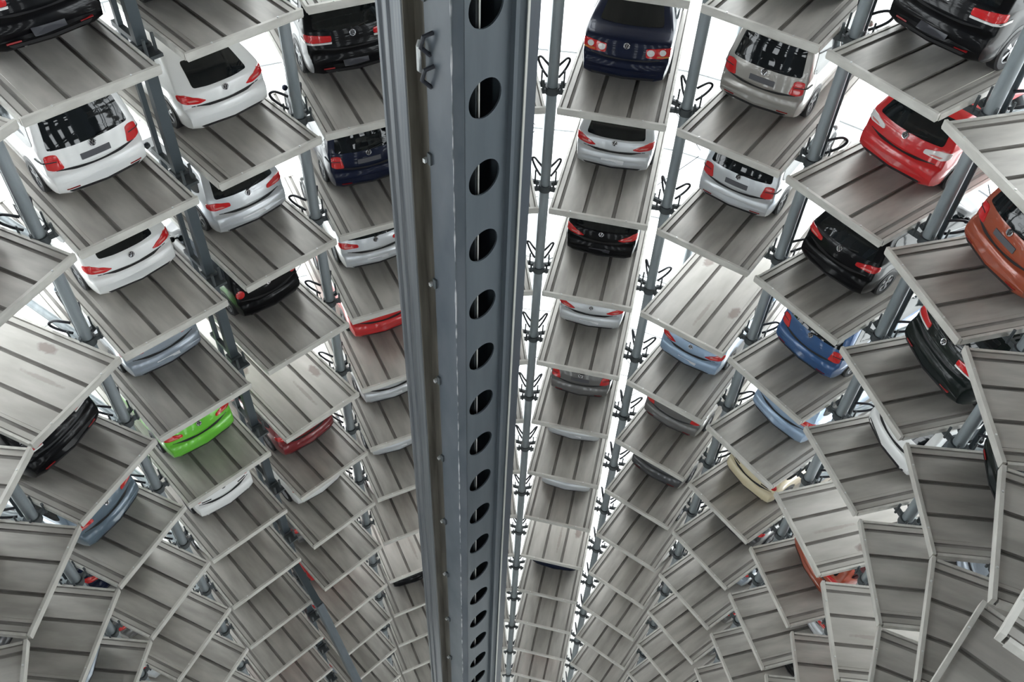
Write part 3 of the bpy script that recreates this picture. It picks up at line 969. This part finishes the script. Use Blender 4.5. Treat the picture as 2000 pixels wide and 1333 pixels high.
# clips along the recess of the mast
for n in range(18):
    z = 8.1 - n * 1.79
    if z < MZ0 + 1: break
    m = MB()
    m.prism([mpq(*q) for q in [(-.42, -.09), (-.465, -.09), (-.465, -.125), (-.42, -.125)]], z, z + .05)
    m.prism([mpq(*q) for q in [(-.414, -.03), (-.44, -.03), (-.44, -.08), (-.414, -.08)]], z - .01, z + .13, 1)
    mob('clip', m, [bolt_mat, bracket_mat])
for z in (5.45,):
    m = MB()
    pts = [mpq(-.45, -.10) + (z + .45,), mpq(-.49, -.075) + (z + .42,), mpq(-.495, -.07) + (z + .18,), mpq(-.45, -.09) + (z + .14,)]
    m.tube(pts, .024, 8)
    mob('handle', m, [bolt_mat], 40)
    for dz in (.58, .24):
        m = MB()
        m.tube([mpq(-.414, .05) + (z + dz,), mpq(-.50, .02) + (z + dz - .02,), mpq(-.50, -.03) + (z + dz - .15,), mpq(-.414, .0) + (z + dz - .25,)], .022, 8)
        mob('cable_loop', m, [hose_mat], 40)

# ------------------------------------------------------------------ round columns between the bays
def col_label(a, b):
    na = next((VISIBLE[(a, j)][4] for j in (0, -1, 1, 2, 3) if (a, j) in VISIBLE), None)
    nb = next((VISIBLE[(b, j)][4] for j in (0, -1, 1, 2, 3) if (b, j) in VISIBLE), None)
    return na, nb
def bracket(m, z):
    """Carrier at one level of a column, in the column's own frame: y outwards, x sideways."""
    m.tube([(0, 0, z - .36), (0, 0, z - .20)], .15, 18)
    for sx in (-1, 1):
        m.beam((sx * .12, -.04, z - .30), (sx * .40, -.10, z - .30), .07, .10)
        m.beam((sx * .12, .16, z - .30), (sx * .42, .24, z - .30), .07, .10)
        m.box(sx * .40 - .05, sx * .40 + .05, -.18, .34, z - .265, z - .23)
        m.tube([(sx * .19, -.16, z - .28), (sx * .19, -.16, z + .02)], .026, 8)
        m.tube([(sx * .235, .12, z - .28), (sx * .235, .12, z + .09)], .02, 8)
def hose(m, z, sx):
    ctl = [(.10, .15, .30), (.19, .24, .38), (.27, .40, .36), (.33, .52, .20), (.30, .50, .02), (.22, .36, -.10), (.12, .20, -.18)]
    pts = []
    for i in range(len(ctl) - 1):
        p0, p1, p2, p3 = [Vector(ctl[min(max(q, 0), len(ctl) - 1)]) for q in (i - 1, i, i + 1, i + 2)]
        for u in (0, .25, .5, .75):
            pts.append(.5 * (2 * p1 + (p2 - p0) * u + (2 * p0 - 5 * p1 + 4 * p2 - p3) * u * u + (3 * p1 - p0 - 3 * p2 + p3) * u ** 3))
    pts.append(Vector(ctl[-1]))
    m.tube([(sx * p.x, p.y, z + p.z * .62) for p in pts], .027, 8)
def column(a, b, x, y, az, z_lo, z_hi, square=False):
    na, nb = col_label(a, b)
    if na and nb:
        lab = 'steel column between the pallets of the %s and the %s' % (na, nb)
    elif b == -1 or a == -1:
        lab = 'round steel column just %s of the mast, partly behind it' % ('left' if b == -1 else 'right')
    else:
        lab = 'round steel column %s' % {(4, 5): 'at the right edge, right of the dark sliver of car', (3, 4): 'behind the rust orange van at right', (5, 6): 'at the lower right edge', (-6, -5): 'at the far lower left edge', (-7, -6): 'in the bottom left corner'}[(a, b)]
    lab = ('square dark ' if square else 'round grey ') + lab.replace('round ', '')
    t = thing('column', lab, 'column', (x, y, z_lo), R(-az), 'columns between the pallets')
    m = MB()
    if square:
        m.box(-.095, .095, -.08, .08, 0, z_hi - z_lo)
    else:
        m.tube([(0, 0, 0), (0, 0, z_hi - z_lo)], .112, 22)
    ob('pipe' if not square else 'post', m.mesh('pipe', [dark_post_mat if square else pipe_mat], 40), t)
    m = MB()
    if square:
        m.box(-.045, .045, .62, .71, 0, z_hi - z_lo)
        ob('rear_post', m.mesh('rear_post', [dark_post_mat]), t)
    else:
        m.tube([(.02, .27, 0), (.02, .27, z_hi - z_lo)], .05, 12)
        ob('cable_pipe', m.mesh('cable_pipe', [dark_post_mat], 40), t)
    l0 = min(LEVELS[a][0], LEVELS[b][0]); l1 = max(LEVELS[a][1], LEVELS[b][1])
    for j in range(l0, l1 + 1):
        z = -j * H
        if square:
            m = MB()
            m.box(-.13, .13, -.12, .12, -.36, -.2)
            m.box(-.15, .15, -.42, -.12, -.32, -.26)
            m.tube([(.1, -.3, -.26), (.1, -.3, .06)], .03, 8)
            m.tube([(-.1, -.38, -.26), (-.1, -.38, .04)], .03, 8)
            m.beam((0, .14, -.22), (0, .9, -.22), .1, .1)
            me = m.mesh('bracket', [bracket_mat], 40)
        else:
            me = BR
        ob('bracket', me, t, (0, 0, z - z_lo))
        if not square:
            h = ob('hose', HOSE_R, t, (0, 0, z - z_lo))
            h = ob('hose', HOSE_L, t, (0, 0, z - z_lo))
m = MB(); bracket(m, 0); BR = m.mesh('bracket', [bracket_mat], 40)
m = MB(); hose(m, 0, 1); HOSE_R = m.mesh('hose', [hose_mat], 60)
m = MB(); hose(m, 0, -1); HOSE_L = m.mesh('hose', [hose_mat], 60)
RCOL = 7.8
keys = sorted(BAYS)
for a, b in zip(keys, keys[1:]):
    if (a, b) == (-4, -3):
        mid = (bay_point(-4, PW / 2, 0) + bay_point(-3, -PW / 2, 0)) / 2
        d = Vector((math.sin(R(-45.8)), math.cos(R(-45.8)), 0))
        p = mid + d * 1.1
        column(a, b, p.x, p.y, -45.8, Z0, Z1, True)
        continue
    az = (BAYS[a][2] + BAYS[b][2]) / 2
    mid = (bay_point(a, PW / 2, 0) + bay_point(b, -PW / 2, 0)) / 2
    d = Vector((math.sin(R(az)), math.cos(R(az)), 0))
    p = mid + d * 1.08
    column(a, b, p.x, p.y, az, Z0, Z1)

# outer columns, radial beams and diagonal tie rods in the gaps
GAP = {(-7, -6): 'the bottom left corner gap', (-6, -5): 'the far left gap', (-5, -4): 'the gap left of the tall white van', (-4, -3): 'the double gap left of the upper white coupe', (-3, -2): 'the gap left of the navy van',
       (-2, -1): 'the gap left of the mast', (-1, 0): 'the gap right of the mast', (0, 1): 'the gap right of the navy saloon', (1, 2): 'the gap right of the beige-grey van',
       (2, 3): 'the gap right of the red hatchback', (3, 4): 'the gap right of the rust orange van', (4, 5): 'the gap right of the dark sliver', (5, 6): 'the lower right corner gap'}
OUT = {}
for a, b in zip(keys, keys[1:]):
    az = (BAYS[a][2] + BAYS[b][2]) / 2
    mid = (bay_point(a, PW / 2, 0) + bay_point(b, -PW / 2, 0)) / 2
    d = Vector((math.sin(R(az)), math.cos(R(az)), 0))
    s = Vector((math.cos(R(az)), -math.sin(R(az)), 0))
    p = mid + d * 6.2
    OUT[(a, b)] = (mid, p, d, s)
    m = MB()
    m.tube([(p.x, p.y, Z0), (p.x, p.y, Z1)], .13, 16)
    o = ob('outer_column', m.mesh('outer_column', [pipe_mat], 40))
    tag(o, 'outer steel column by the facade in ' + GAP[(a, b)], 'column', 'outer columns')
    if a in (-7, -6, -5, 2, 3, 4):
        for j in range(LEVELS[a][0], LEVELS[a][1] + 1):
            z = -j * H - .42
            q0 = mid + d * 1.30; q1 = mid + d * 6.0
            m = MB()
            m.tube([(q0.x, q0.y, z), (q1.x, q1.y, z)], .085, 12)
            m.tube([(q0.x, q0.y, z), (q0.x + d.x * .25, q0.y + d.y * .25, z)], .11, 12)
            o = ob('radial_beam', m.mesh('radial_beam', [pipe_mat], 40))
            tag(o, 'round steel beam, %s from top, in %s' % (ORD[j - LEVELS[a][0]], GAP[(a, b)]), 'beam', 'radial beams')
for g0, g1 in zip(list(OUT), list(OUT)[1:]):
    if g0 == (-7, -6): continue
    p0, p1 = OUT[g0][1], OUT[g1][1]
    t = (p1 - p0).normalized()
    n_ = OUT[g0][2] + OUT[g1][2]
    n_.normalize()
    for j in range(-2, LEVELS[g0[0]][1] + 1, 2):
        z = -j * H
        q0 = p0 + t * .35 + n_ * .1; q1 = p1 - t * .35 + n_ * .1
        if (j // 2) % 2: q0, q1 = q1, q0
        m = MB()
        m.tube([(q0.x, q0.y, z + .2), (q1.x, q1.y, z - 2 * H + .4)], .014, 6)
        o = ob('tie_rod', m.mesh('tie_rod', [dark_post_mat], 60))
        tag(o, 'thin tie rod, %s from top, right of %s' % (ORD[(j + 2) // 2], GAP[g0].replace(' left of the upper white coupe', '')), 'rod', 'diagonal tie rods')

# leaning steel beam low in the double gap
def from_cam(azd, dist, pitch_d):
    return Vector((dist * math.sin(R(azd)), dist * math.cos(R(azd)), CAM_Z - dist * math.tan(R(pitch_d))))
b0, b1, b2 = from_cam(-25.28, 14.55, 60.08), from_cam(-23.96, 13.3, 62.63), from_cam(-21.51, 12.2, 67.57)
b3 = b2 + (b2 - b1) * 1.2
t = thing('leaning_beam', 'blue-grey steel beam leaning out of the double gap at the bottom left of the mast', 'beam', b3)
m = MB(); m.beam(b1 - b3, Vector((0, 0, 0)), .22, .22)
ob('beam', m.mesh('beam', [mast_mat]), t)
m = MB(); m.beam(b0 - b3, b1 - b3 + Vector((.01, -.01, -.05)), .2, .20)
ob('shaded_beam_head', m.mesh('shaded_beam_head', [dark_post_mat]), t)  # upper piece coloured dark to stand for the shade in the gap
